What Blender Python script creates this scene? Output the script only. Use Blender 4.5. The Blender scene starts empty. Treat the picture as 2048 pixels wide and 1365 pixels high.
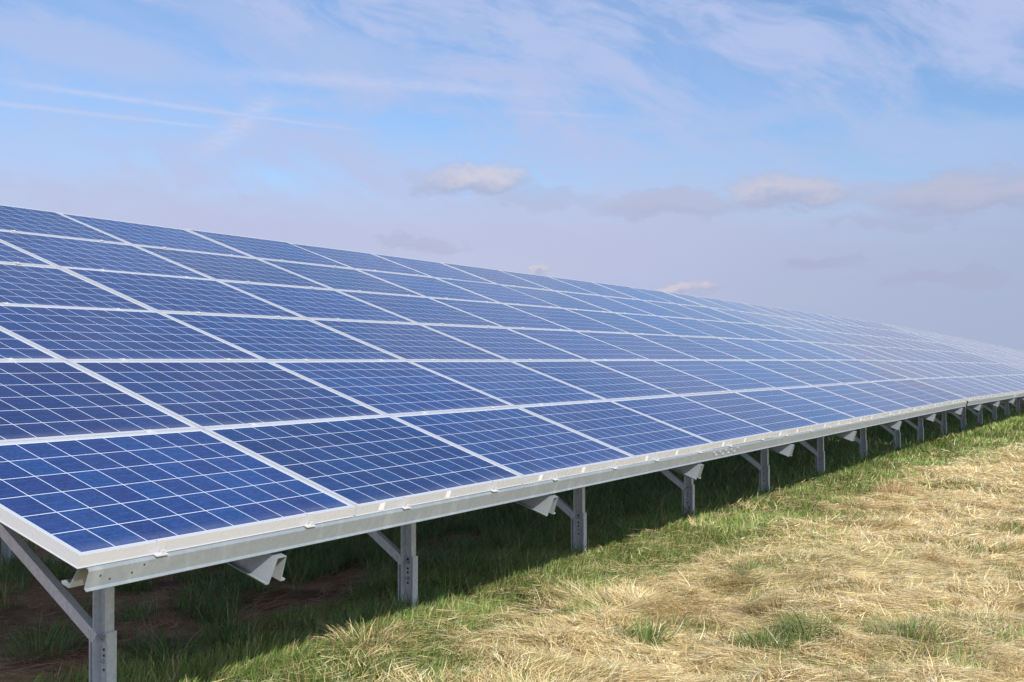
import bpy, math, random
import numpy as np
from mathutils import Vector, Matrix

C = bpy.context.scene.collection
rng = np.random.default_rng(7)
random.seed(7)
R = math.radians

# ------------------------------------------------------------------ camera
EDGE = 0.98                      # height of the front edge of the nearest array
cam_d = bpy.data.cameras.new('camera')
cam_d.sensor_width = 36.0
cam_d.lens = 36.0 * 2519.6 / 2048
cam_d.clip_start = 0.05
cam_d.clip_end = 6000
cam = bpy.data.objects.new('camera', cam_d)
C.objects.link(cam)
CAM = Vector((-3.1413, -3.3857, 0.6796 + EDGE))
YAW, PITCH = 0.4916, 0.0147
fw = Vector((math.cos(PITCH) * math.cos(YAW), math.cos(PITCH) * math.sin(YAW), math.sin(PITCH)))
cam.location = CAM
cam.rotation_euler = fw.to_track_quat('-Z', 'Y').to_euler()
bpy.context.scene.camera = cam

# ------------------------------------------------------------------ view
sc = bpy.context.scene
sc.view_settings.view_transform = 'Standard'
sc.view_settings.look = 'None'
EXPO = 0.25
sc.view_settings.exposure = EXPO
sc.view_settings.gamma = 1.0
sc.view_settings.use_curve_mapping = False
sc.render.engine = 'CYCLES'
sc.cycles.max_bounces = 6

# ------------------------------------------------------------------ sun
SUN = Vector((-0.50, -0.70, 0.539)).normalized()
sun_d = bpy.data.lights.new('sun', 'SUN')
sun_d.energy = 4.7
sun_d.angle = R(0.5)
sun_d.color = (1.0, 0.95, 0.87)
sun = bpy.data.objects.new('sun', sun_d)
sun.location = (-20, -30, 30)
sun.rotation_euler = SUN.to_track_quat('Z', 'Y').to_euler()
C.objects.link(sun)


# ------------------------------------------------------------------ node helper
class NT:
    """small helper to write node trees as expressions"""

    def __init__(self, tree):
        self.t = tree
        tree.nodes.clear()

    def node(self, typ, **kw):
        n = self.t.nodes.new(typ)
        for k, v in kw.items():
            setattr(n, k, v)
        return n

    def put(self, sock, v):
        if v is None:
            return
        if hasattr(v, 'is_output'):
            self.t.links.new(v, sock)
        else:
            if isinstance(v, (tuple, list)) and sock.type == 'RGBA' and len(v) == 3:
                v = (*v, 1.0)
            sock.default_value = v

    def m(self, op, a, b=None, c=None, clamp=False):
        n = self.node('ShaderNodeMath', operation=op, use_clamp=clamp)
        for i, v in enumerate((a, b, c)):
            self.put(n.inputs[i], v)
        return n.outputs[0]

    def vm(self, op, a, b=None):
        n = self.node('ShaderNodeVectorMath', operation=op)
        self.put(n.inputs[0], a)
        self.put(n.inputs[1], b)
        return n.outputs['Value'] if op in ('DOT_PRODUCT', 'LENGTH') else n.outputs[0]

    def mix(self, f, a, b, blend='MIX'):
        n = self.node('ShaderNodeMix', data_type='RGBA', blend_type=blend)
        self.put(n.inputs[0], f)
        self.put(n.inputs[6], a)
        self.put(n.inputs[7], b)
        return n.outputs[2]

    def sep(self, v):
        n = self.node('ShaderNodeSeparateXYZ')
        self.put(n.inputs[0], v)
        return n.outputs

    def comb(self, x, y, z=0.0):
        n = self.node('ShaderNodeCombineXYZ')
        for i, v in enumerate((x, y, z)):
            self.put(n.inputs[i], v)
        return n.outputs[0]

    def noise(self, vec, scale, detail=4.0, rough=0.55, dist=0.0, color=False):
        n = self.node('ShaderNodeTexNoise')
        self.put(n.inputs['Vector'], vec)
        n.inputs['Scale'].default_value = scale
        n.inputs['Detail'].default_value = detail
        n.inputs['Roughness'].default_value = rough
        n.inputs['Distortion'].default_value = dist
        return n.outputs['Color' if color else 'Fac']

    def step(self, v, a, b, lo=0.0, hi=1.0):
        n = self.node('ShaderNodeMapRange', interpolation_type='SMOOTHSTEP')
        for i, x in enumerate((v, a, b, lo, hi)):
            self.put(n.inputs[i], x)
        return n.outputs[0]

    def lin(self, v, a, b, lo=0.0, hi=1.0):
        n = self.node('ShaderNodeMapRange')
        for i, x in enumerate((v, a, b, lo, hi)):
            self.put(n.inputs[i], x)
        return n.outputs[0]


# ------------------------------------------------------------------ sky
world = bpy.data.worlds.new('World')
sc.world = world
world.use_nodes = True


def build_sky(tree):
    T = NT(tree)
    SK = 2 ** -EXPO               # keeps the sky's brightness in the picture when the exposure changes
    sky = T.node('ShaderNodeTexSky', sky_type='NISHITA')
    sky.sun_disc = False
    sky.sun_elevation = math.asin(SUN.z)
    sky.sun_rotation = math.atan2(SUN.x, SUN.y)
    sky.altitude = 100.0
    sky.air_density = 1.0
    sky.dust_density = 1.0
    sky.ozone_density = 2.0
    bg_sky = T.node('ShaderNodeBackground')
    T.put(bg_sky.inputs[0], T.mix(1.0, sky.outputs[0], (1.03, 1.19, 1.43), 'MULTIPLY'))
    bg_sky.inputs[1].default_value = 0.10 * SK

    gen = T.node('ShaderNodeTexCoord').outputs['Generated']
    d = T.vm('NORMALIZE', gen)
    x, y, z = T.sep(d)[:3]
    el = T.m('MULTIPLY', T.m('ARCSINE', z), 57.29578)           # degrees above the horizon
    az = T.m('MULTIPLY', T.m('ARCTAN2', y, x), 57.29578)         # degrees, +X = 0
    # high thin cloud lies on a plane overhead
    zz = T.m('ADD', T.m('MAXIMUM', z, 0.0), 0.10)
    px, py = T.m('DIVIDE', x, zz), T.m('DIVIDE', y, zz)
    ca, sa = math.cos(R(4)), math.sin(R(4))
    u = T.m('ADD', T.m('MULTIPLY', px, ca), T.m('MULTIPLY', py, sa))
    v = T.m('SUBTRACT', T.m('MULTIPLY', py, ca), T.m('MULTIPLY', px, sa))
    warp = T.noise(T.comb(px, py, 3.1), 0.9, 3, 0.5, color=True)
    w = T.sep(warp)
    u2 = T.m('ADD', u, T.m('MULTIPLY', w[0], 0.9))
    v2 = T.m('ADD', v, T.m('MULTIPLY', w[1], 0.9))
    n1 = T.noise(T.comb(T.m('MULTIPLY', u2, 0.65), T.m('MULTIPLY', v2, 2.0), 1.7), 1.0, 7, 0.58, 0.3)
    n2 = T.noise(T.comb(T.m('MULTIPLY', u2, 1.1), T.m('MULTIPLY', v2, 5.5), 5.2), 1.3, 6, 0.6, 0.4)
    n3 = T.noise(T.comb(px, py, 9.0), 0.45, 3, 0.5)
    cir = T.step(T.m('ADD', T.m('MULTIPLY', n1, 0.65), T.m('MULTIPLY', n2, 0.35)), 0.38, 0.64)
    cir = T.m('MULTIPLY', cir, T.step(n3, 0.28, 0.60, 0.45, 1.0))
    cir = T.m('MULTIPLY', cir, 0.85)

    # broad soft veil patches seen in the picture's sky: (azimuth, elevation, half width, half height, strength)
    wob = T.noise(T.comb(T.m('MULTIPLY', az, 0.055), T.m('MULTIPLY', el, 0.16), 0.0), 2.2, 6, 0.62, color=True)
    ws = T.sep(wob)
    az_w = T.m('ADD', az, T.m('MULTIPLY', T.m('SUBTRACT', ws[0], 0.5), 7.0))
    el_w = T.m('ADD', el, T.m('MULTIPLY', T.m('SUBTRACT', ws[1], 0.5), 2.6))

    def blob(a0, e0, a, b, s, slope=0.0, wa=az_w, we=el_w, inner=0.05):
        da = T.m('SUBTRACT', wa, a0)
        de = T.m('SUBTRACT', T.m('SUBTRACT', we, e0), T.m('MULTIPLY', da, slope))
        q = T.m('ADD', T.m('POWER', T.m('ABSOLUTE', T.m('DIVIDE', da, a)), 2.0),
                T.m('POWER', T.m('ABSOLUTE', T.m('DIVIDE', de, b)), 2.0))
        return T.m('MULTIPLY', T.step(q, 1.0, inner), s)

    # wind-drawn wisps lower down, slanting across the view
    c2, s2 = math.cos(R(19)), math.sin(R(19))
    uu = T.m('ADD', T.m('MULTIPLY', az, c2), T.m('MULTIPLY', el, s2))
    vv = T.m('SUBTRACT', T.m('MULTIPLY', el, c2), T.m('MULTIPLY', az, s2))
    bend = T.sep(T.noise(T.comb(T.m('MULTIPLY', az, .09), T.m('MULTIPLY', el, .14), 12.0), 1.0, 3, 0.5, color=True))
    uu = T.m('ADD', uu, T.m('MULTIPLY', bend[0], 9.0))
    vv = T.m('ADD', vv, T.m('MULTIPLY', bend[1], 4.0))
    k1 = T.noise(T.comb(T.m('MULTIPLY', uu, .10), T.m('MULTIPLY', vv, .42), 20.0), 1.0, 9, 0.60)
    k2 = T.noise(T.comb(T.m('MULTIPLY', uu, .30), T.m('MULTIPLY', vv, .75), 25.0), 1.0, 9, 0.64)
    k3 = T.noise(T.comb(T.m('MULTIPLY', az, .05), T.m('MULTIPLY', el, .12), 31.0), 1.0, 3, 0.5)
    wisp = T.step(T.m('ADD', T.m('MULTIPLY', k1, .6), T.m('MULTIPLY', k2, .4)), 0.38, 0.61)
    wisp = T.m('MULTIPLY', T.m('MULTIPLY', wisp, T.step(k3, 0.30, 0.58, 0.58, 0.95)), T.step(el, 40, 25))
    cir = T.m('MAXIMUM', T.m('MULTIPLY', cir, 0.45), wisp)
    # overhead the thin cloud closes into a paler sheet
    veil = T.m('MAXIMUM', cir, T.m('MULTIPLY', T.step(el, 17, 40), 0.55))
    for b in ((47, 13.2, 8, 1.6, .75, .16), (38, 14.2, 9, 1.5, .65, .22), (16, 13.8, 7, 1.6, .40, .10),
              (19, 10.9, 10, .75, .50, .0), (30, 12.1, 12, .45, .45, .05), (8, 9.3, 5, 1.3, .55, .0),
              (50, 9.2, 6, 1.5, .40, .0), (25, 9.6, 8, 1.0, .25, .0), (29, 14.2, 5, 1.0, .25, .2)):
        veil = T.m('MAXIMUM', veil, blob(*b))

    # condensation trails: gentle arcs, gaussian across, frayed by noise
    fray = T.m('MULTIPLY', T.m('SUBTRACT', T.noise(T.comb(az, el, 2.0), 1.1, 4, 0.6), 0.5), 0.13)
    grain = T.noise(T.comb(T.m('MULTIPLY', az, 1.5), T.m('MULTIPLY', el, 6.0), 4.0), 1.0, 4, 0.6)

    def trail(a_from, e_from, a_to, e_to, width, s, fade=2.0, bow=0.0, wfrom=None):
        k = (e_to - e_from) / (a_to - a_from)
        t = T.m('DIVIDE', T.m('SUBTRACT', az, a_from), a_to - a_from, clamp=True)
        arch = T.m('MULTIPLY', T.m('MULTIPLY', t, T.m('SUBTRACT', 1.0, t)), 4 * bow)
        line = T.m('ADD', T.m('MULTIPLY_ADD', T.m('SUBTRACT', az, a_from), k, e_from), T.m('ADD', arch, fray))
        wid = T.m('MULTIPLY_ADD', t, width - (wfrom or width), (wfrom or width))
        g = T.m('DIVIDE', T.m('SUBTRACT', el, line), wid)
        g = T.m('EXPONENT', T.m('MULTIPLY', T.m('MULTIPLY', g, g), -1.0))
        lo, hi = min(a_from, a_to), max(a_from, a_to)
        g = T.m('MULTIPLY', g, T.step(az, lo, lo + fade))
        g = T.m('MULTIPLY', g, T.step(az, hi, hi - fade))
        return T.m('MULTIPLY', T.m('MULTIPLY', g, s), T.step(grain, 0.18, 0.62, 0.35, 1.0))

    tr = trail(54, 10.85, 40.2, 10.08, .045, .50, 2.5, .06, .13)
    for q in ((52, 11.72, 33.4, 10.10, .045, .50, 5, .08, .16), (44, 12.55, 24.5, 11.72, .20, .40, 6, .22, .34),
              (30, 11.3, 22, 10.8, .10, .25, 3, 0, .1)):
        tr = T.m('MAXIMUM', tr, trail(*q))
    # the short broken plume that stands across the trails
    kx = T.m('SUBTRACT', az, T.m('MULTIPLY_ADD', T.m('SUBTRACT', el, 10.08), -1.02, 40.6))
    pl = T.m('ADD', kx, T.m('MULTIPLY', T.m('SUBTRACT', ws[2], 0.5), 2.2))
    pl = T.m('DIVIDE', pl, 0.62)
    pl = T.m('EXPONENT', T.m('MULTIPLY', T.m('MULTIPLY', pl, pl), -1.0))
    pl = T.m('MULTIPLY', pl, T.m('MULTIPLY', T.step(el, 8.3, 9.8), T.step(el, 12.2, 10.9)))
    pl = T.m('MULTIPLY', T.m('MULTIPLY', pl, 0.62), T.step(grain, 0.25, 0.6, 0.25, 1.0))
    tr = T.m('MAXIMUM', tr, T.m('MULTIPLY', pl, 0.85))

    # haze that thickens towards the horizon
    lump = T.noise(T.comb(T.m('MULTIPLY', az, 0.05), T.m('MULTIPLY', el, 0.22), 7.7), 1.6, 5, 0.55)
    hz = T.m('ADD', el, T.m('MULTIPLY', T.m('SUBTRACT', lump, 0.5), -7.0))
    haze = T.step(hz, 10.6, 5.2, 0.0, 0.94)

    # low cumulus, azimuth / elevation / half sizes / cover
    fine = T.noise(T.comb(T.m('MULTIPLY', az, 0.32), T.m('MULTIPLY', el, 0.62), 0.4), 1.5, 7, 0.6, color=True)
    fs = T.sep(fine)
    az_c = T.m('ADD', az, T.m('MULTIPLY', T.m('SUBTRACT', fs[0], 0.5), 5.2))
    el_c = T.m('ADD', el, T.m('MULTIPLY', T.m('SUBTRACT', fs[1], 0.5), 2.5))
    cum = None
    lit = None
    for a0, e0, a, b, s, light in ((29.9, 8.15, 3.2, 1.0, .9, 1.0), (26.6, 7.35, 2.8, .7, .40, .1),
                                   (15.8, 7.4, 4.0, .95, .90, .75), (21.0, 6.95, 5.0, .85, .70, .3),
                                   (8.8, 7.0, 5.6, 1.15, .90, .4), (32.4, 5.15, 2.2, .55, .6, .2),
                                   (14.4, 4.15, 2.4, .5, .75, .0), (9.2, 3.5, 3.0, .55, .75, .0),
                                   (20.6, 3.2, 1.6, .55, .9, 1.0), (26.8, 3.9, .9, .38, .9, 1.0),
                                   (11.0, 5.9, 3.0, .4, .5, .0), (70, 8, 6, 1.2, .8, .6), (-12, 7, 7, 1.4, .8, .5)):
        m_ = blob(a0, e0, a, b, s, 0.0, az_c, el_c, 0.10)
        top = T.step(T.m('SUBTRACT', el_c, e0), -0.55 * b, 0.30 * b)
        l_ = T.m('MULTIPLY', T.m('MULTIPLY', m_, top), light)
        cum = m_ if cum is None else T.m('MAXIMUM', cum, m_)
        lit = l_ if lit is None else T.m('MAXIMUM', lit, l_)

    veil_c = T.mix(T.step(el, 6, 16), (0.47, 0.56, 0.83), (0.46, 0.555, 0.83))
    haze_c = T.mix(T.step(T.m('ADD', az, T.m('MULTIPLY', el, 2.0)), 8, 42), (0.395, 0.458, 0.648), (0.515, 0.552, 0.762))
    cum_c = T.mix(lit, (0.405, 0.437, 0.61), (0.71, 0.645, 0.69))

    def over(under, col, fac):
        b = T.node('ShaderNodeBackground')
        T.put(b.inputs[0], col)
        b.inputs[1].default_value = SK
        mx = T.node('ShaderNodeMixShader')
        T.put(mx.inputs[0], fac)
        T.t.links.new(under, mx.inputs[1])
        T.t.links.new(b.outputs[0], mx.inputs[2])
        return mx.outputs[0]

    s = over(bg_sky.outputs[0], veil_c, veil)
    s = over(s, (0.62, 0.66, 0.86), tr)
    s = over(s, haze_c, haze)
    s = over(s, cum_c, T.m('MULTIPLY', cum, 0.80))
    # glow added around the sun, out of view, to fill the shade under the arrays
    au = T.m('POWER', T.m('MAXIMUM', T.vm('DOT_PRODUCT', d, tuple(SUN)), 0.0), 4.0)
    ab = T.node('ShaderNodeBackground')
    ab.inputs[0].default_value = (1.0, 0.97, 0.92, 1.0)
    T.put(ab.inputs[1], T.m('MULTIPLY', au, 1.1))
    ad = T.node('ShaderNodeAddShader')
    T.t.links.new(s, ad.inputs[0])
    T.t.links.new(ab.outputs[0], ad.inputs[1])
    s = ad.outputs[0]
    out = T.node('ShaderNodeOutputWorld')
    T.t.links.new(s, out.inputs[0])


build_sky(world.node_tree)


# ------------------------------------------------------------------ materials
def material(name):
    m = bpy.data.materials.new(name)
    m.use_nodes = True
    return m, NT(m.node_tree)


def principled(T, **kw):
    b = T.node('ShaderNodeBsdfPrincipled')
    for k, v in kw.items():
        T.put(b.inputs[k.replace('_', ' ')], v)
    o = T.node('ShaderNodeOutputMaterial')
    T.t.links.new(b.outputs[0], o.inputs[0])
    return b


# panel layout, metres
PW, PH, GAP = 1.642, 0.997, 0.013
PITCH_X, PITCH_S = 1.67, PH + GAP
TILT = 0.3416
MARG = 0.0220


def make_laminate(name, painted_glare, ior):
    m, T = material(name)
    tc = T.node('ShaderNodeTexCoord').outputs['Object']
    x, y, z = T.sep(tc)[:3]
    cx = T.m('DIVIDE', T.m('SUBTRACT', x, MARG), (PW - 2 * MARG) / 10)
    cy = T.m('DIVIDE', T.m('SUBTRACT', y, MARG), (PH - 2 * MARG) / 6)
    fx = T.m('ABSOLUTE', T.m('SUBTRACT', T.m('FRACT', cx), 0.5))
    fy = T.m('ABSOLUTE', T.m('SUBTRACT', T.m('FRACT', cy), 0.5))
    gx = T.m('GREATER_THAN', fx, 0.5 - 0.0135)
    gy = T.m('GREATER_THAN', fy, 0.5 - 0.0135)
    out = T.m('ADD', T.m('ADD', T.m('LESS_THAN', cx, 0.0), T.m('GREATER_THAN', cx, 10.0)),
              T.m('ADD', T.m('LESS_THAN', cy, 0.0), T.m('GREATER_THAN', cy, 6.0)))
    line = T.m('MINIMUM', T.m('ADD', T.m('ADD', gx, gy), out), 1.0)
    ob = T.node('ShaderNodeObjectInfo').outputs['Random']
    wn = T.node('ShaderNodeTexWhiteNoise', noise_dimensions='3D')
    T.put(wn.inputs['Vector'], T.comb(T.m('FLOOR', cx), T.m('FLOOR', cy), T.m('MULTIPLY', ob, 57.0)))
    cr = T.sep(wn.outputs['Color'])
    off = T.m('MULTIPLY', ob, 31.0)
    vec = T.vm('ADD', tc, T.comb(off, off, off))
    # silicon grain and the fine printed fingers
    vo = T.node('ShaderNodeTexVoronoi')
    T.put(vo.inputs['Vector'], vec)
    vo.inputs['Scale'].default_value = 90.0
    gr = T.sep(vo.outputs['Color'])[0]
    streak = T.noise(T.comb(T.m('MULTIPLY', T.m('ADD', x, off), 9.0), T.m('MULTIPLY', T.m('ADD', y, off), 260.0), off), 1.0, 2, 0.5)
    big = T.noise(vec, 1.3, 2, 0.5)
    hue = T.m('ADD', T.m('MULTIPLY', cr[0], 0.55), T.m('MULTIPLY', big, 0.45))
    col = T.mix(hue, (0.0040, 0.020, 0.096), (0.0072, 0.049, 0.165))
    col = T.mix(T.m('MULTIPLY', T.m('ADD', cr[1], T.m('FRACT', T.m('MULTIPLY', ob, 17.3))), 0.26), col, (0.0150, 0.0195, 0.092))
    tone = T.m('ADD', T.m('ADD', T.m('MULTIPLY', gr, 0.46), T.m('MULTIPLY', streak, 0.60)), 0.47)
    tone = T.m('MULTIPLY', tone, T.lin(ob, 0, 1, 0.84, 1.16))
    col = T.mix(1.0, col, T.comb(tone, tone, tone), 'MULTIPLY')
    # three busbars along each cell, hair thin
    bb = T.m('ABSOLUTE', T.m('SUBTRACT', T.m('FRACT', T.m('MULTIPLY', cy, 3.0)), 0.5))
    bb = T.m('MULTIPLY', T.m('LESS_THAN', bb, 0.013), 0.16)
    col = T.mix(bb, col, (0.30, 0.34, 0.42))
    col = T.mix(line, col, (0.52, 0.58, 0.68))
    # light dust, more along the lower edge, plus sky glare painted on the further arrays
    dust = T.noise(vec, 5.0, 5, 0.6)
    low = T.step(y, 0.10, 0.015)
    df = T.m('ADD', painted_glare, T.m('ADD', T.m('MULTIPLY', dust, 0.02), T.m('MULTIPLY', T.m('MULTIPLY', low, dust), 0.16)))
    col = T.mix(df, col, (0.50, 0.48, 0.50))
    b = principled(T, Base_Color=col, Roughness=0.45)
    b.inputs['Specular IOR Level'].default_value = 0.0
    b.inputs['Coat Weight'].default_value = 1.0
    b.inputs['Coat IOR'].default_value = ior
    T.put(b.inputs['Coat Roughness'], T.lin(dust, 0.3, 0.7, 0.05, 0.13))
    return m


def make_metal(name, base, metallic, rough, scale, amount, streaks=0.0, dark=(0.30, 0.31, 0.32), coat=0.0):
    m, T = material(name)
    tc = T.node('ShaderNodeTexCoord').outputs['Object']
    ob = T.node('ShaderNodeObjectInfo').outputs['Random']
    off = T.m('MULTIPLY', ob, 13.0)
    vec = T.vm('ADD', tc, T.comb(off, off, off))
    n = T.noise(vec, scale, 5, 0.6)
    vo = T.node('ShaderNodeTexVoronoi')
    T.put(vo.inputs['Vector'], vec)
    vo.inputs['Scale'].default_value = scale * 9
    sp = T.sep(vo.outputs['Color'])[0]
    f = T.m('ADD', T.m('MULTIPLY', n, 0.6), T.m('MULTIPLY', sp, 0.4))
    col = T.mix(T.m('MULTIPLY', T.step(f, 0.3, 0.7), amount), base, dark)
    if streaks:
        x, y, z = T.sep(vec)[:3]
        sn = T.noise(T.comb(T.m('MULTIPLY', x, 14.0), T.m('MULTIPLY', y, 14.0), T.m('MULTIPLY', z, 0.7)), 1.0, 4, 0.6)
        col = T.mix(T.m('MULTIPLY', T.step(sn, 0.5, 0.72), streaks), col, (0.78, 0.79, 0.80))
    b = principled(T, Base_Color=col, Metallic=metallic, Roughness=T.lin(f, 0.2, 0.8, rough - 0.07, rough + 0.10))
    b.inputs['Coat Weight'].default_value = coat
    b.inputs['Coat Roughness'].default_value = 0.22
    bu = T.node('ShaderNodeBump')
    bu.inputs['Strength'].default_value = 0.04
    bu.inputs['Distance'].default_value = 0.002
    T.put(bu.inputs['Height'], n)
    T.t.links.new(bu.outputs[0], b.inputs['Normal'])
    return m


def make_plain(name, col, rough=0.6, metallic=0.0):
    m, T = material(name)
    tc = T.node('ShaderNodeTexCoord').outputs['Object']
    n = T.noise(tc, 40.0, 3, 0.6)
    c2 = tuple(c * 0.8 for c in col)
    principled(T, Base_Color=T.mix(n, col, c2), Roughness=rough, Metallic=metallic)
    return m


M_LAM = make_laminate('solar_cells_under_glass', 0.0, 1.185)
M_LAM_SOFT_GLARE = make_laminate('solar_cells_with_soft_painted_glare', 0.085, 1.16)  # second array: pale sky reflection painted into the cell colour
M_LAM_FULL_GLARE = make_laminate('solar_cells_with_full_painted_glare', 0.30, 1.25)  # third array onwards: whitish sky glare painted into the cell colour
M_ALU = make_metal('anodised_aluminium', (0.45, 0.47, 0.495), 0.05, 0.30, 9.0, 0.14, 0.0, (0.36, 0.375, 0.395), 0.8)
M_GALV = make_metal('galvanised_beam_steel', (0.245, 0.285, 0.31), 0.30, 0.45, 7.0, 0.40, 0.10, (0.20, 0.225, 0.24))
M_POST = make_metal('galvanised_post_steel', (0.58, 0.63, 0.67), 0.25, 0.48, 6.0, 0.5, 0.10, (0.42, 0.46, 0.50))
M_CLAMP = make_metal('bright_clamp_metal', (0.50, 0.515, 0.53), 0.15, 0.35, 20.0, 0.2, 0.0, (0.38, 0.39, 0.40))
M_BOLT = make_metal('zinc_bolt', (0.62, 0.64, 0.66), 0.7, 0.35, 40.0, 0.5, 0.0, (0.2, 0.2, 0.22))
M_HOLE = make_plain('punched_hole_shadow_steel', (0.03, 0.03, 0.032), 0.8)
M_STICK = make_plain('white_paper_label', (0.74, 0.74, 0.74), 0.7)


def make_ground():
    m, T = material('soil_and_thatch')
    geo = T.node('ShaderNodeNewGeometry').outputs['Position']
    x, y, z = T.sep(geo)[:3]
    n1 = T.noise(geo, 1.1, 5, 0.6)
    n2 = T.noise(geo, 14.0, 5, 0.65)
    n3 = T.noise(T.comb(T.m('MULTIPLY', x, 40.0), T.m('MULTIPLY', y, 12.0), z), 1.0, 4, 0.6, 1.5)
    soil = T.mix(n2, (0.13, 0.070, 0.045), (0.33, 0.19, 0.12))
    thatch = T.mix(n3, (0.34, 0.21, 0.12), (0.68, 0.49, 0.30))
    straw = T.mix(n3, (0.34, 0.24, 0.12), (0.66, 0.52, 0.30))
    turf = T.mix(n2, (0.030, 0.045, 0.014), (0.075, 0.085, 0.028))
    under = T.mix(T.step(n1, 0.42, 0.58), soil, thatch)
    edge = T.m('ADD', T.m('SUBTRACT', y, 0.05), T.m('MULTIPLY', T.m('SUBTRACT', n1, 0.5), 1.2))
    edge = T.m('ADD', edge, T.m('MULTIPLY', T.m('MAXIMUM', T.m('SUBTRACT', x, 11.0), 0.0), 0.05))
    c = T.mix(T.step(edge, -0.25, 0.15), straw, turf)
    c = T.mix(T.step(y, 1.0, 1.5), c, under)
    c = T.mix(T.step(y, 60.0, 90.0), c, turf)
    b = principled(T, Base_Color=c, Roughness=0.95)
    b.inputs['Specular IOR Level'].default_value = 0.1
    bu = T.node('ShaderNodeBump')
    bu.inputs['Strength'].default_value = 0.7
    bu.inputs['Distance'].default_value = 0.03
    T.put(bu.inputs['Height'], T.m('ADD', n2, n3))
    T.t.links.new(bu.outputs[0], b.inputs['Normal'])
    return m


def make_blade():
    m, T = material('grass_blade')
    a = T.node('ShaderNodeVertexColor')
    a.layer_name = 'col'
    d = T.node('ShaderNodeBsdfPrincipled')
    T.put(d.inputs['Base Color'], a.outputs[0])
    d.inputs['Roughness'].default_value = 0.6
    d.inputs['Specular IOR Level'].default_value = 0.25
    tr = T.node('ShaderNodeBsdfTranslucent')
    T.put(tr.inputs[0], a.outputs[0])
    mx = T.node('ShaderNodeMixShader')
    mx.inputs[0].default_value = 0.28
    T.t.links.new(d.outputs[0], mx.inputs[1])
    T.t.links.new(tr.outputs[0], mx.inputs[2])
    o = T.node('ShaderNodeOutputMaterial')
    T.t.links.new(mx.outputs[0], o.inputs[0])
    return m


M_GROUND = make_ground()
M_BLADE = make_blade()


# ------------------------------------------------------------------ mesh helpers
class MB:
    """collects shapes and links them as one mesh object"""

    def __init__(self):
        self.v, self.f, self.mi = [], [], []

    def add(self, verts, faces, mi=0):
        o = len(self.v)
        self.v += [tuple(p) for p in verts]
        self.f += [tuple(i + o for i in f) for f in faces]
        self.mi += [mi] * len(faces)

    def box(self, x0, x1, y0, y1, z0, z1, mi=0, b=0.0):
        vs = [(x, y, z) for z in (z0, z1) for y in (y0, y1) for x in (x0, x1)]
        self.add(vs, [(0, 2, 3, 1), (4, 5, 7, 6), (0, 1, 5, 4), (2, 6, 7, 3), (0, 4, 6, 2), (1, 3, 7, 5)], mi)

    def prism(self, poly, frame, length, mi=0):
        """closed 2-D polygon swept along an axis; frame = (origin, axis a, axis b, sweep axis)"""
        o, a, b, c = (Vector(q) for q in frame)
        n = len(poly)
        vs = [o + a * p + b * q for p, q in poly] + [o + a * p + b * q + c * length for p, q in poly]
        fs = [(i, (i + 1) % n, n + (i + 1) % n, n + i) for i in range(n)]
        self.add(vs, fs + [tuple(range(n))[::-1], tuple(range(n, 2 * n))], mi)

    def cyl(self, p, axis, r, h, seg=8, mi=0):
        p, ax = Vector(p), Vector(axis).normalized()
        s = ax.orthogonal().normalized()
        t = ax.cross(s)
        ring = [s * math.cos(2 * math.pi * k / seg) * r + t * math.sin(2 * math.pi * k / seg) * r for k in range(seg)]
        vs = [p + q for q in ring] + [p + q + ax * h for q in ring]
        fs = [(i, (i + 1) % seg, seg + (i + 1) % seg, seg + i) for i in range(seg)]
        self.add(vs, fs + [tuple(range(seg))[::-1], tuple(range(seg, 2 * seg))], mi)

    def mesh(self, name, mats):
        me = bpy.data.meshes.new(name)
        me.from_pydata(self.v, [], self.f)
        mats = mats if isinstance(mats, (list, tuple)) else [mats]
        for m in mats:
            me.materials.append(m)
        if any(self.mi):
            me.polygons.foreach_set('material_index', self.mi)
        import bmesh
        bm = bmesh.new()
        bm.from_mesh(me)
        bmesh.ops.recalc_face_normals(bm, faces=bm.faces)
        bm.to_mesh(me)
        bm.free()
        return me


def obj(name, mesh, parent=None, loc=(0, 0, 0), rot=(0, 0, 0)):
    o = bpy.data.objects.new(name, mesh)
    C.objects.link(o)
    o.location = loc
    o.rotation_euler = rot
    if parent:
        o.parent = parent
    return o


def tag(o, label=None, cat=None, group=None, kind=None):
    for k, v in (('label', label), ('category', cat), ('group', group), ('kind', kind)):
        if v:
            o[k] = v
    return o


def thicken(line, t):
    """open polyline -> closed outline of a bent sheet of thickness t"""
    pts = [Vector(p) for p in line]
    nor = []
    for i in range(len(pts)):
        d0 = (pts[i] - pts[i - 1]).normalized() if i else None
        d1 = (pts[i + 1] - pts[i]).normalized() if i < len(pts) - 1 else None
        n = Vector((0, 0))
        for d in (d0, d1):
            if d:
                n += Vector((-d.y, d.x))
        n.normalize()
        ref = d0 or d1
        c = max(0.4, n.dot(Vector((-ref.y, ref.x))))
        nor.append(n / c)
    return [tuple(p) for p in pts] + [tuple(p + n * t) for p, n in zip(reversed(pts), reversed(nor))]


def vnoise(x, y, seed=0):
    """smooth value noise, arrays in, 0..1 out"""
    x = np.asarray(x, float)
    y = np.asarray(y, float)
    xi, yi = np.floor(x).astype(np.int64), np.floor(y).astype(np.int64)
    fx, fy = x - xi, y - yi
    fx, fy = fx * fx * (3 - 2 * fx), fy * fy * (3 - 2 * fy)

    def h(a, b):
        n = (a * 374761393 + b * 668265263 + seed * 982451653) & 0x7FFFFFFF
        n = ((n ^ (n >> 13)) * 1274126177) & 0x7FFFFFFF
        return ((n ^ (n >> 16)) & 0xFFFF) / 65535.0
    return (h(xi, yi) * (1 - fx) + h(xi + 1, yi) * fx) * (1 - fy) + (h(xi, yi + 1) * (1 - fx) + h(xi + 1, yi + 1) * fx) * fy


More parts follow.
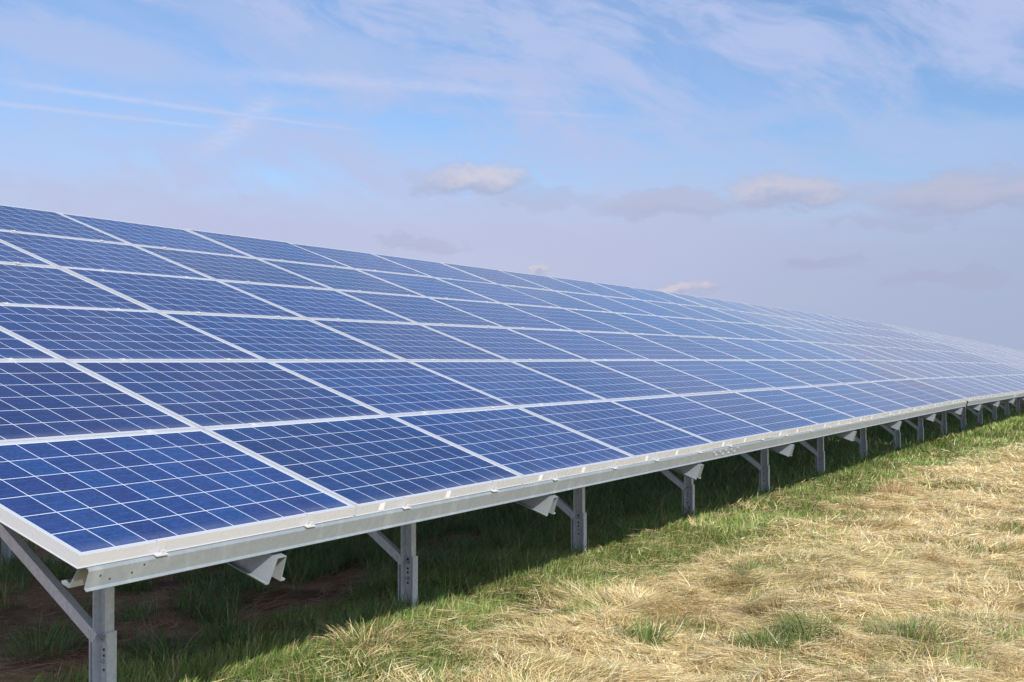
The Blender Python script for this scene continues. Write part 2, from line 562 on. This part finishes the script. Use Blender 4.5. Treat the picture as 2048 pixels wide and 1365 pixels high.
def fbm(x, y, seed=0, octs=3):
    s, a, tot = 0, 1.0, 0
    for k in range(octs):
        s = s + a * vnoise(np.asarray(x) * 2 ** k, np.asarray(y) * 2 ** k, seed + 11 * k)
        tot += a
        a *= 0.5
    return s / tot


def base_z(x):
    """fall of the field along the row"""
    x = np.asarray(x, float)
    z = np.zeros_like(x)
    for a, b, s in ((20.2, 40.2, -.006), (40.2, 60.4, -.0145), (60.4, 110., -.020), (110., 300., -.008)):
        z = z + np.clip(x - a, 0, b - a) * s
    return z


def ground_z(x, y):
    near = np.clip(1 - (np.hypot(np.asarray(x) - 5, np.asarray(y)) - 40) / 40, 0, 1)
    return base_z(x) + near * (0.07 * (fbm(np.asarray(x) * .8, np.asarray(y) * .9, 3) - .5) + 0.03 * (vnoise(np.asarray(x) * 3, np.asarray(y) * 3, 5) - .5))


# ------------------------------------------------------------------ ground
def lines(lo, hi, fine_lo, fine_hi, fine, grow=1.28):
    a = list(np.arange(fine_lo, fine_hi + 1e-6, fine))
    s, v = fine, a[-1]
    while v < hi:
        s *= grow
        v += s
        a.append(v)
    s, v = fine, a[0]
    left = []
    while v > lo:
        s *= grow
        v -= s
        left.append(v)
    return np.array(left[::-1] + a)


def build_ground():
    xs, ys = lines(-1500, 3000, -1, 24, 0.12), lines(-1500, 2500, -4.5, 6.5, 0.12)
    X, Y = np.meshgrid(xs, ys)
    Z = ground_z(X, Y)
    nx, ny = len(xs), len(ys)
    v = np.stack([X.ravel(), Y.ravel(), Z.ravel()], -1)
    i = np.arange(nx * ny).reshape(ny, nx)
    f = np.stack([i[:-1, :-1].ravel(), i[:-1, 1:].ravel(), i[1:, 1:].ravel(), i[1:, :-1].ravel()], -1)
    me = bpy.data.meshes.new('ground')
    me.from_pydata(v.tolist(), [], f.tolist())
    me.materials.append(M_GROUND)
    me.polygons.foreach_set('use_smooth', [True] * len(f))
    tag(obj('ground', me), kind='structure')


build_ground()


# ------------------------------------------------------------------ solar arrays
def panel_meshes():
    lam = MB()
    i = 0.003
    lam.box(i, PW - i, i, PH - i, -0.0075, -0.0028)
    fr = MB()
    prof = [(0, -.0006), (.0006, 0), (.0170, 0), (.0175, -.0022), (.0026, -.0024), (.0026, -.0465), (.028, -.0470), (.028, -.050), (-.003, -.050), (-.003, -.0472), (0, -.0468)]
    cs = [((0, 0), (1, 1)), ((PW, 0), (-1, 1)), ((PW, PH), (-1, -1)), ((0, PH), (1, -1))]
    vs = [(c[0] + s[0] * p, c[1] + s[1] * p, q) for c, s in cs for p, q in prof]
    n = len(prof)
    fs = [(a * n + k, ((a + 1) % 4) * n + k, ((a + 1) % 4) * n + (k + 1) % n, a * n + (k + 1) % n) for a in range(4) for k in range(n)]
    fr.add(vs, fs)
    # end clamp on the front rail: foot plate, upright tab and bolt (origin at the frame's front foot)
    ec = MB()
    ec.box(-.030, .030, -.026, -.002, -.0485, -.0445)
    ec.box(-.022, .022, -.0045, -.0012, -.0445, .0030)
    ec.box(-.022, .022, -.0045, .009, .0030, .0052)
    ec.cyl((-.004, -.017, -.0445), (0, 0, 1), .0065, .006, 6)
    ec.cyl((-.004, -.017, -.0385), (0, 0, 1), .0035, .012, 8)
    ec.box(.006, .016, -.020, -.012, -.0445, -.030)
    # mid clamp that bridges the joint between two rows
    mc = MB()
    mc.box(-.024, .024, -GAP - .011, .011, .0012, .0044)
    mc.box(-.024, .024, -GAP + .003, -.003, -.03, .0012)
    mc.cyl((0, -GAP / 2, .0044), (0, 0, 1), .0065, .006, 6)
    st = MB()
    st.box(-.021, .021, -.0014, -.0002, -.043, -.006)
    return (lam.mesh('solar_panel', M_LAM), lam.mesh('solar_panel', M_LAM_SOFT_GLARE), lam.mesh('solar_panel', M_LAM_FULL_GLARE), fr.mesh('panel_frame', M_ALU), ec.mesh('end_clamp', M_CLAMP),
            mc.mesh('mid_clamp', M_CLAMP), st.mesh('label_sticker', M_STICK))


ME_LAM, ME_LAM_SOFT_GLARE, ME_LAM_FULL_GLARE, ME_FRAME, ME_END, ME_MID, ME_STICK = panel_meshes()

CT, ST_ = math.cos(TILT), math.sin(TILT)
ES, EN = Vector((0, CT, ST_)), Vector((0, -ST_, CT))        # up the slope, and out of the panel plane


def slope_point(x, s, n):
    return Vector((x, 0, EDGE)) + ES * s + EN * n


def c_profile(w, d, lip, t):
    """C section: web on the +x side, flanges and lips towards -x (local x, y)"""
    return thicken([(-d, w / 2 - lip), (-d, w / 2), (0, w / 2), (0, -w / 2), (-d, -w / 2), (-d, -w / 2 + lip)], -t)


def support_meshes():
    out = {}
    # front rail: hat section with a deep front web
    L = 12 * PITCH_X - .025
    hat_front = [(-.030, -.131), (-.018, -.125), (-.018, -.060), (-.010, -.0515), (.032, -.0515), (.056, -.152), (.088, -.152), (.094, -.144)]
    hat = [(-.060, -.152), (-.034, -.152), (-.024, -.0515), (.024, -.0515), (.034, -.152), (.060, -.152)]
    for nm, pr, x0, ln in (('front_rail', hat_front, .055, L - .04), ('purlin', hat, .03, L - .06)):
        b = MB()
        b.prism(thicken(pr, -.003), (Vector((x0, 0, 0)), ES, EN, Vector((1, 0, 0))), ln)
        if nm == 'front_rail':
            def dot(x, n, r=.0048, proud=.0012, mi=1, axis=-ES):
                b.cyl(Vector((x, 0, 0)) + ES * -.0175 + EN * n, axis, r, proud, 8, mi)
            for x, n in ((.115, -.085), (.165, -.105), (.270, -.098), (.325, -.075)):
                dot(x, n)
            # splice with its bolt heads, and pale drip marks are left to the metal
            for k, (dx, n) in enumerate(((-.34, -.075), (-.27, -.102), (-.20, -.075), (-.10, -.103), (-.04, -.075), (.05, -.102), (.10, -.078), (.20, -.1), (.27, -.074))):
                dot(7.02 + dx, n, .011, .010, 2)
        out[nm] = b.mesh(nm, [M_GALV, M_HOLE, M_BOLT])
    # rafter: hat section running up the slope under the purlins
    b = MB()
    top, h = -.1535, .116
    raf = [(-.066, -h + .006), (-.062, -h), (-.042, -h), (-.030, 0), (.030, 0), (.042, -h), (.062, -h), (.066, -h + .006)]
    b.prism(thicken(raf, -.0032), (ES * -.045 + EN * top, Vector((1, 0, 0)), EN, ES), 5.75)
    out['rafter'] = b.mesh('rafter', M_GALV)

    def post(nm, z0, z1, w, d, lip, t, holes, x_off, y_off):
        b = MB()
        b.prism([(p + x_off, q + y_off) for p, q in c_profile(w, d, lip, t)], (Vector((0, 0, z0)), Vector((1, 0, 0)), Vector((0, 1, 0)), Vector((0, 0, 1))), z1 - z0)
        for zz in holes:
            b.cyl((x_off - t - .0002, y_off + .018, zz), (-1, 0, 0), .0075, .0016, 8, 1)
        out[nm] = b.mesh(nm, [M_POST, M_HOLE])
    post('post', -.35, .372, .116, .062, .004, .004, (), .030, 0)
    post('upper_post', .05, 1.19, .084, .054, .004, .004, (.345, .285, .257, .19), .0252, -.004)
    post('rear_post', -.35, 1.6, .108, .062, .004, .004, (1.35, 1.3), .030, 0)
    post('rear_upper_post', 1.4, 2.36, .086, .058, .004, .004, (), .0252, -.006)
    b = MB()
    b.cyl((-.0002, 0, 0), (-1, 0, 0), .014, .003, 12)
    b.cyl((-.0032, 0, 0), (-1, 0, 0), .0110, .009, 6)
    b.cyl((-.0122, 0, 0), (-1, 0, 0), .0055, .014, 8)
    out['bolt'] = b.mesh('bolt', M_BOLT)

    def brace(nm, p0, p1):
        b = MB()
        p0, p1 = Vector(p0), Vector(p1)
        ax = (p1 - p0).normalized()
        n = Vector((1, 0, 0)).cross(ax)
        b.prism(thicken([(.042, .024), (0, .024), (0, -.024), (.042, -.024)], -.003), (p0, Vector((1, 0, 0)), n, ax), (p1 - p0).length)
        for e in (.05, (p1 - p0).length - .06):
            b.cyl(p0 + ax * e + Vector((-.0002, 0, 0)), (-1, 0, 0), .008, .006, 6, 1)
        out[nm] = b.mesh(nm, [M_POST, M_BOLT])
    brace('brace', (-.022, .03, .335), (-.022, 1.25, 1.22))
    brace('rear_brace', (-.022, -.02, 1.45), (-.022, -1.3, 1.62))
    return out


SUP = support_meshes()
RAFTER_X0, RAFTER_DX, POST_OFF, POST_Y, REAR_Y = 1.13, 2.64, 0.075, 1.13, 4.9


def build_array(x0, z0, slope, label, shift=0.0, detail=2, y0=0.0):
    t = bpy.data.objects.new('solar_array', None)
    C.objects.link(t)
    t.empty_display_size = 0.3
    t.location = (x0, y0, z0)
    t.rotation_euler = (0, -math.atan(slope), 0)
    tag(t, label, 'solar array', 'solar arrays standing end to end in one long row')
    pr = random.Random(int(x0 * 10))
    for k in range(12):
        for r in range(6):
            p = slope_point(k * PITCH_X + .014, r * PITCH_S, pr.uniform(-.0008, .0008))
            lam = obj('solar_panel', ME_LAM if x0 < 5 else ME_LAM_SOFT_GLARE if x0 < 30 else ME_LAM_FULL_GLARE, t, p, (TILT + R(pr.uniform(-.2, .2)), R(pr.uniform(-.16, .16)), 0))
            obj('panel_frame', ME_FRAME, lam)
            if detail < 2 and r > 0:
                continue
            for q in (.24, .79):
                obj('end_clamp' if r == 0 else 'mid_clamp', ME_END if r == 0 else ME_MID, lam, (PW * q + pr.uniform(-.012, .012), 0, 0))
            if r == 0 and not (k == 0 and x0 < 5):
                for q in (.125, .49):
                    obj('label_sticker', ME_STICK, lam, (PW * q + pr.uniform(-.01, .01), 0, 0))
    obj('front_rail', SUP['front_rail'], t, slope_point(0, 0, 0))
    for s in (1.0, 2.0, 3.03, 4.04, 5.05, 5.95):
        obj('purlin', SUP['purlin'], t, slope_point(0, s, 0))
    for i in range(8):
        x = RAFTER_X0 + shift + i * RAFTER_DX
        if x > 12 * PITCH_X:
            break
        obj('rafter', SUP['rafter'], t, slope_point(x, 0, 0))
        dz = pr.uniform(-.012, .012)
        p = obj('post', SUP['post'], t, (x + POST_OFF, POST_Y, dz))
        for zz in (.325, .222):
            obj('bolt', SUP['bolt'], p, (.0210, .014, zz))
        obj('upper_post', SUP['upper_post'], t, (x + POST_OFF, POST_Y, 0))
        obj('brace', SUP['brace'], t, (x + POST_OFF, POST_Y, dz))
        if detail > 0:
            obj('rear_post', SUP['rear_post'], t, (x + POST_OFF, REAR_Y, dz))
            obj('rear_upper_post', SUP['rear_upper_post'], t, (x + POST_OFF, REAR_Y, 0))
            obj('rear_brace', SUP['rear_brace'], t, (x + POST_OFF, REAR_Y, dz))
    return t


build_array(0.0, 0.0, 0.0, 'nearest solar array, its whole left end and deep blue panels in full view')
build_array(20.15, 0.0, -0.006, 'second solar array along the row, paler panels just past the gap in the front rail', 0.55)
build_array(40.35, -0.118, -0.0145, 'third solar array along the row, whitish with sky glare, its seams hard to see', 0.3, 1)
build_array(60.55, -0.41, -0.020, 'fourth solar array, a thin bright sliver along the far skyline', 0.3, 0)
build_array(80.75, -0.81, -0.020, 'farthest solar array of the row, at the very end of the skyline', 0.3, 0)


# ------------------------------------------------------------------ grass
def blades(name, P, head, th0, curl, length, width, col, seg=3, link=True, swirl=0.0):
    """many bent tapering blades as one mesh. th0 = lean from vertical, curl = extra lean along the blade"""
    n = len(P)
    hc = rng.normal(0, swirl, n)
    tw = head + math.pi / 2 + rng.normal(0, .45, n)
    side = np.stack([np.cos(tw), np.sin(tw), rng.normal(0, .25, n)], -1)
    cen = [P]
    for k in range(seg):
        th = th0 + curl * (k + .5) / seg
        a = head + hc * (k + .5 - seg / 2) / seg
        d = np.stack([np.cos(a), np.sin(a), np.zeros(n)], -1)
        st = (length / seg)[:, None] * (np.sin(th)[:, None] * d + np.cos(th)[:, None] * np.array([0, 0, 1.0]))
        cen.append(cen[-1] + st)
    prof = [1.0, .95, .7, 0.0] if seg == 3 else [1.0, .9, .75, .5, 0.0][: seg + 1]
    prof[-1] = 0.0
    V = []
    for k in range(seg):
        off = side * (width * prof[k] * .5)[:, None]
        V += [cen[k] - off, cen[k] + off]
    V.append(cen[seg])
    nv = 2 * seg + 1
    V = np.stack(V, 1).reshape(-1, 3)
    base = (np.arange(n) * nv)[:, None]
    quads = np.concatenate([base + np.array([2 * k, 2 * k + 1, 2 * k + 3, 2 * k + 2]) for k in range(seg - 1)], 1).reshape(n, seg - 1, 4)
    tri = (base + np.array([2 * seg - 2, 2 * seg - 1, 2 * seg]))
    loops = np.concatenate([quads.reshape(n, -1), tri], 1).ravel()
    sizes = np.tile(np.array([4] * (seg - 1) + [3]), n)
    starts = np.concatenate([[0], np.cumsum(sizes)[:-1]])
    me = bpy.data.meshes.new(name)
    me.vertices.add(len(V))
    me.vertices.foreach_set('co', V.astype(np.float32).ravel())
    me.loops.add(len(loops))
    me.loops.foreach_set('vertex_index', loops.astype(np.int32))
    me.polygons.add(len(sizes))
    me.polygons.foreach_set('loop_start', starts.astype(np.int32))
    me.polygons.foreach_set('loop_total', sizes.astype(np.int32))
    me.update(calc_edges=True)
    ca = me.color_attributes.new('col', 'FLOAT_COLOR', 'POINT')
    cc = np.ones((n, nv, 4), np.float32)
    cc[:, :, :3] = col[:, None, :]
    ca.data.foreach_set('color', cc.ravel())
    me.materials.append(M_BLADE)
    return obj(name, me) if link else me


def pick(n, cols, wts=None, jit=.14):
    cols = np.array(cols, float)
    i = rng.choice(len(cols), n, p=None if wts is None else np.array(wts) / sum(wts))
    j = rng.choice(len(cols), n)
    t = rng.random((n, 1)) * .4
    c = cols[i] * (1 - t) + cols[j] * t
    return np.clip(c * (1 + rng.normal(0, jit, (n, 1))), .01, .9)


STRAW = [(.74, .575, .300), (.64, .475, .225), (.81, .67, .385), (.42, .30, .135), (.88, .77, .50)]
GREEN = [(.180, .285, .060), (.250, .365, .095), (.115, .205, .048), (.37, .44, .17)]
DARKG = [(.15, .27, .085), (.11, .20, .065), (.20, .32, .11)]
THATCH = [(.66, .43, .26), (.55, .34, .20), (.76, .56, .36), (.40, .23, .13)]


def scatter(x0, x1, y0, y1, dens):
    n = int((x1 - x0) * (y1 - y0) * dens)
    x, y = rng.uniform(x0, x1, n), rng.uniform(y0, y1, n)
    keep = np.zeros(n, bool)
    for side in (-1.4, 0.0, 1.4):                # wide enough for a step to either side
        dx, dy = x - (CAM.x + side * math.sin(YAW)), y - (CAM.y - side * math.cos(YAW))
        ang = np.arctan2(dy, dx)
        keep |= (ang < YAW + R(26)) & (ang > YAW - R(27)) & (np.hypot(dx, dy) > 3.2)
    return x[keep], y[keep]


def green_edge(x, y):
    """>0 on the green side of the ragged border between the straw and the green strip"""
    b = 0.03 - .052 * np.maximum(x - 12, 0) - .0 * x
    return y - b + .7 * (fbm(x * .9, y * 1.3, 21) - .5) + .4 * (vnoise(x * 3.1, y * 3.1, 22) - .5)


def tuft_mask(x, y):
    """scattered greener tufts in the straw"""
    return fbm(x * 1.7, y * 1.9, 41) + .35 * (fbm(x * .5, y * .5, 42) - .5)


def straw_relief(x, y):
    """lumps of matted straw"""
    return .15 * fbm(x * 2.9, y * 3.1, 61) ** 1.5 + .05 * vnoise(x * 7, y * 7, 62)


ZONES = [(1.0, 7.5, 1.0), (7.5, 13, 1.75), (13, 22, 2.9), (22, 42, 5.5), (42, 75, 10)]


def build_straw():
    Ps, hd, t0, cu, ln, wd, co = [], [], [], [], [], [], []
    for x0, x1, k in ZONES:
        y0 = -4.6 if x0 < 20 else -9
        x, y = scatter(x0, x1, y0, 1.4, 13500 / k ** 1.5)
        g = green_edge(x, y)
        keep = (g < rng.normal(0.02, .16, len(x))) & ~((tuft_mask(x, y) > .67) & (rng.random(len(x)) < .6))
        keep |= (rng.random(len(x)) < .10) & (g < .9) & (y < 1.2)
        x, y = x[keep], y[keep]
        n = len(x)
        h = 2 * math.pi * 1.9 * fbm(x * 1.15, y * 1.15, 31) + 1.0 * (vnoise(x * 4.3, y * 4.3, 33) - .5) * math.pi + rng.normal(0, .5, n)
        rel = straw_relief(x, y)
        up = rng.random(n)
        z = ground_z(x, y) + rel * (.25 + .75 * rng.random(n)) + .004
        lean = np.where(up < .97, rng.normal(1.54, .09, n), rng.normal(1.1, .25, n))
        lean = lean - .45 * np.clip(fbm(x * 1.2, y * 1.2, 35) - .60, 0, 1) * 4
        L = rng.uniform(.05, .16, n) * (1 + .10 * (k - 1))
        W = rng.uniform(.0021, .0044, n) * k
        c = pick(n, STRAW, (4, 3, 3, 2.6, 2.4), .26)
        pat = fbm(x * 1.1, y * 1.1, 37)[:, None]
        c = np.clip(c * (0.98 + .24 * pat), 0, .92)
        olive = (fbm(x * 1.5, y * 1.5, 39) > .62) & (rng.random(n) < .3)
        c[olive] = c[olive] * np.array([.62, .70, .50])
        Ps.append(np.stack([x, y, z], -1)); hd.append(h); t0.append(lean); cu.append(rng.uniform(-.25, .35, n)); ln.append(L); wd.append(W); co.append(c)
    o = blades('dry_straw', *(np.concatenate(a) for a in (Ps, hd, t0, cu, ln, wd, co)), seg=4, swirl=.8)
    tag(o, 'flattened pale straw lying in swirls over the open ground', 'dry grass', kind='stuff')


def build_green():
    Ps, hd, t0, cu, ln, wd, co = [], [], [], [], [], [], []
    for x0, x1, k in ZONES:
        y0 = -4.6 if x0 < 20 else -9
        x, y = scatter(x0, x1, y0, 1.75, 6600 / k ** 1.5)
        g = green_edge(x, y)
        r = rng.random(len(x))
        tf = tuft_mask(x, y)
        dens = np.clip(.15 + 1.1 * fbm(x * 2.2, y * 2.2, 51), 0, 1)
        keep = (g > rng.normal(.0, .18, len(x))) & (r < dens)
        keep |= (g <= 0) & (tf > .66) & (r < .55)
        keep |= (g <= 0) & (r < .016)
        x, y, tf, g = x[keep], y[keep], tf[keep], g[keep]
        n = len(x)
        clump = fbm(x * 2.6, y * 2.6, 53)
        h = 2 * math.pi * fbm(x * 1.4, y * 1.4, 55) * 1.5 + rng.normal(0, .7, n)
        z = ground_z(x, y) - .004
        L = (rng.uniform(.055, .14, n) * (.55 + 1.0 * clump)) * (1 + .10 * (k - 1))
        L = np.where(y > 1.0, L * .85, L)
        W = rng.uniform(.0032, .0066, n) * k ** .93
        c = pick(n, GREEN, (4, 3, 2, 1.3))
        dry = rng.random(n) < np.clip(.27 - .35 * g, .15, .55)
        c[dry] = pick(int(dry.sum()), STRAW, (3, 3, 2, 2, 1)) * .80
        yel = fbm(x * 1.3, y * 1.3, 57)[:, None]
        c = c * (1 - .22 * yel) + .22 * yel * np.array([.30, .30, .10]) * 1.0
        Ps.append(np.stack([x, y, z], -1)); hd.append(h); t0.append(np.abs(rng.normal(.35, .3, n))); cu.append(rng.uniform(.25, 1.25, n)); ln.append(L); wd.append(W); co.append(c)
    o = blades('green_grass', *(np.concatenate(a) for a in (Ps, hd, t0, cu, ln, wd, co)))
    tag(o, 'short green grass in the strip along the foot of the posts', 'grass', kind='stuff')


def build_shade():
    Ps, hd, t0, cu, ln, wd, co = [], [], [], [], [], [], []
    for (x0, x1, k), yt in zip(ZONES[:4], (6.6, 6.6, 5, 3)):
        x, y = scatter(x0, x1, 1.0, yt, 3400 / k ** 1.5)
        r = rng.random(len(x))
        cov = .55 * fbm(x * 1.5, y * 1.7, 71) + .45 * vnoise(x * 3.6, y * 3.6, 72) + np.clip((x - 4.6) * .05, -.085, .25)
        keep = (cov > .53) & (r < np.clip((cov - .50) * 9, 0, 1))
        x, y, cov = x[keep], y[keep], cov[keep]
        n = len(x)
        tall = rng.random(n) < .5
        L = np.where(tall, rng.uniform(.12, .25, n), rng.uniform(.06, .15, n)) * (1 + .1 * (k - 1))
        c = pick(n, DARKG)
        dry = rng.random(n) < .13
        c[dry] = pick(int(dry.sum()), STRAW) * .6
        Ps.append(np.stack([x, y, ground_z(x, y) - .004], -1)); hd.append(rng.uniform(0, 6.3, n)); t0.append(np.abs(rng.normal(.3, .25, n)))
        cu.append(rng.uniform(.3, 1.4, n)); ln.append(L); wd.append(rng.uniform(.003, .006, n) * k); co.append(c)
    o = blades('shaded_grass', *(np.concatenate(a) for a in (Ps, hd, t0, cu, ln, wd, co)))
    tag(o, 'tall dark green grass growing in the shade under the arrays', 'grass', kind='stuff')
    Ps, hd, t0, cu, ln, wd, co = [], [], [], [], [], [], []
    for (x0, x1, k), yt in zip(ZONES[:3], (6.6, 6.6, 5)):
        x, y = scatter(x0, x1, 1.0, yt, 1500 / k ** 1.5)
        cov = fbm(x * 1.5, y * 1.7, 71)
        keep = cov < .62
        x, y = x[keep], y[keep]
        n = len(x)
        h = 2 * math.pi * fbm(x * 1.1, y * 1.1, 73) * 1.4 + rng.normal(0, .5, n)
        Ps.append(np.stack([x, y, ground_z(x, y) + .012 * rng.random(n)], -1)); hd.append(h); t0.append(rng.normal(1.45, .12, n))
        cu.append(rng.uniform(-.1, .4, n)); ln.append(rng.uniform(.1, .28, n)); wd.append(rng.uniform(.0025, .005, n) * k); co.append(pick(n, THATCH))
    o = blades('brown_thatch', *(np.concatenate(a) for a in (Ps, hd, t0, cu, ln, wd, co)))
    tag(o, 'reddish brown dead thatch lying on the shaded soil', 'dead grass', kind='stuff')


build_straw()
build_green()
build_shade()


def tussock(name, x, y, n, rad, len_lo, len_hi, cols, wts, label, cat, th=.5, curl=1.5, wid=(.003, .006), group=None, lift=0.0):
    a, q = rng.uniform(0, 6.283, n), np.sqrt(rng.random(n)) * rad
    px_, py_ = q * np.cos(a), q * np.sin(a)
    head = a + rng.normal(0, .5, n)
    z0 = float(ground_z(x, y))
    P = np.stack([px_, py_, ground_z(x + px_, y + py_) - z0 - .006 + lift * (1 - .6 * q / rad)], -1)
    me = blades(name, P, head, np.abs(rng.normal(th, .25, n)) * (.35 + .65 * q / rad), rng.uniform(.4, 1.0, n) * curl, rng.uniform(len_lo, len_hi, n),
                rng.uniform(*wid, n), pick(n, cols, wts), 4, link=False)
    tag(obj(name, me, None, (x, y, z0)), label, cat, group)


MIXED = STRAW + [(.16, .19, .06), (.22, .24, .09)]
tussock('grass_tussock', 2.80, .74, 520, .19, .15, .32, MIXED, (4, 3, 4, 1, 4, 2, 2), 'pale straw tussock with arching blades at the edge of the shade', 'grass tussock', .7, 2.1)
BRIGHT = [(.10, .17, .03), (.14, .21, .045), (.08, .14, .03), (.2, .24, .08)]
tussock('grass_tuft', 4.50, 1.19, 360, .13, .12, .27, BRIGHT, None, 'bright green grass tuft just right of the second post', 'grass tuft', .35, 1.1)
TG = 'green tufts standing in the straw'
TUFT = [(.12, .19, .045), (.17, .25, .07), (.085, .14, .035), (.26, .29, .12)]
tussock('grass_tuft', 4.18, -1.44, 420, .17, .10, .22, TUFT, None, 'wide green tuft in the straw near the bottom edge, the right one of a pair', 'grass tuft', .45, 1.0, (.0035, .007), TG, .05)
tussock('grass_tuft', 3.84, -1.27, 330, .14, .09, .19, TUFT, None, 'low green tuft in the straw near the bottom edge, the left one of a pair', 'grass tuft', .45, 1.0, (.0035, .007), TG, .05)
tussock('grass_tuft', 3.71, -.60, 260, .13, .08, .18, TUFT, None, 'small green tuft alone in the straw below the third post', 'grass tuft', .45, 1.0, (.0035, .007), TG, .05)
tussock('grass_tuft', 5.89, -.54, 240, .14, .10, .22, TUFT + [(.34, .29, .15)], None, 'thin green tuft standing amid the straw below the fourth post', 'grass tuft', .4, .9, (.0035, .007), TG, .05)
tussock('grass_tuft', 4.45, -1.95, 420, .24, .08, .17, TUFT + [(.4, .33, .18)], None, 'broad low green tuft at the bottom edge, right of the tuft pair', 'grass tuft', .55, 1.0, (.0035, .007), TG, .04)
tussock('grass_tussock', 4.62, -1.13, 380, .20, .10, .22, [(.34, .24, .12), (.24, .17, .08), (.17, .17, .06)], None, 'brownish dry tussock in the straw above the pair of green tufts', 'grass tussock', .6, 1.3, (.0035, .007), None, .05)
tussock('grass_tussock', 12.3, -.30, 200, .22, .14, .28, [(.52, .37, .20), (.40, .26, .13), (.62, .48, .29)], None, 'upright reddish tan tussock standing at the border of straw and green strip', 'grass tussock', .35, .8, (.006, .011), None, .05)
tussock('grass_tussock', 2.15, 1.62, 260, .17, .12, .27, DARKG + [(.42, .38, .22)], (3, 2, 2, 2), 'dark grass tussock in the shade right of the nearest post', 'grass tussock', .6, 1.8)
tussock('grass_tussock', 1.92, 2.35, 280, .2, .14, .32, DARKG + [(.3, .27, .14)], None, 'dark grass tussock in the shade left of the nearest post', 'grass tussock', .5, 1.6)
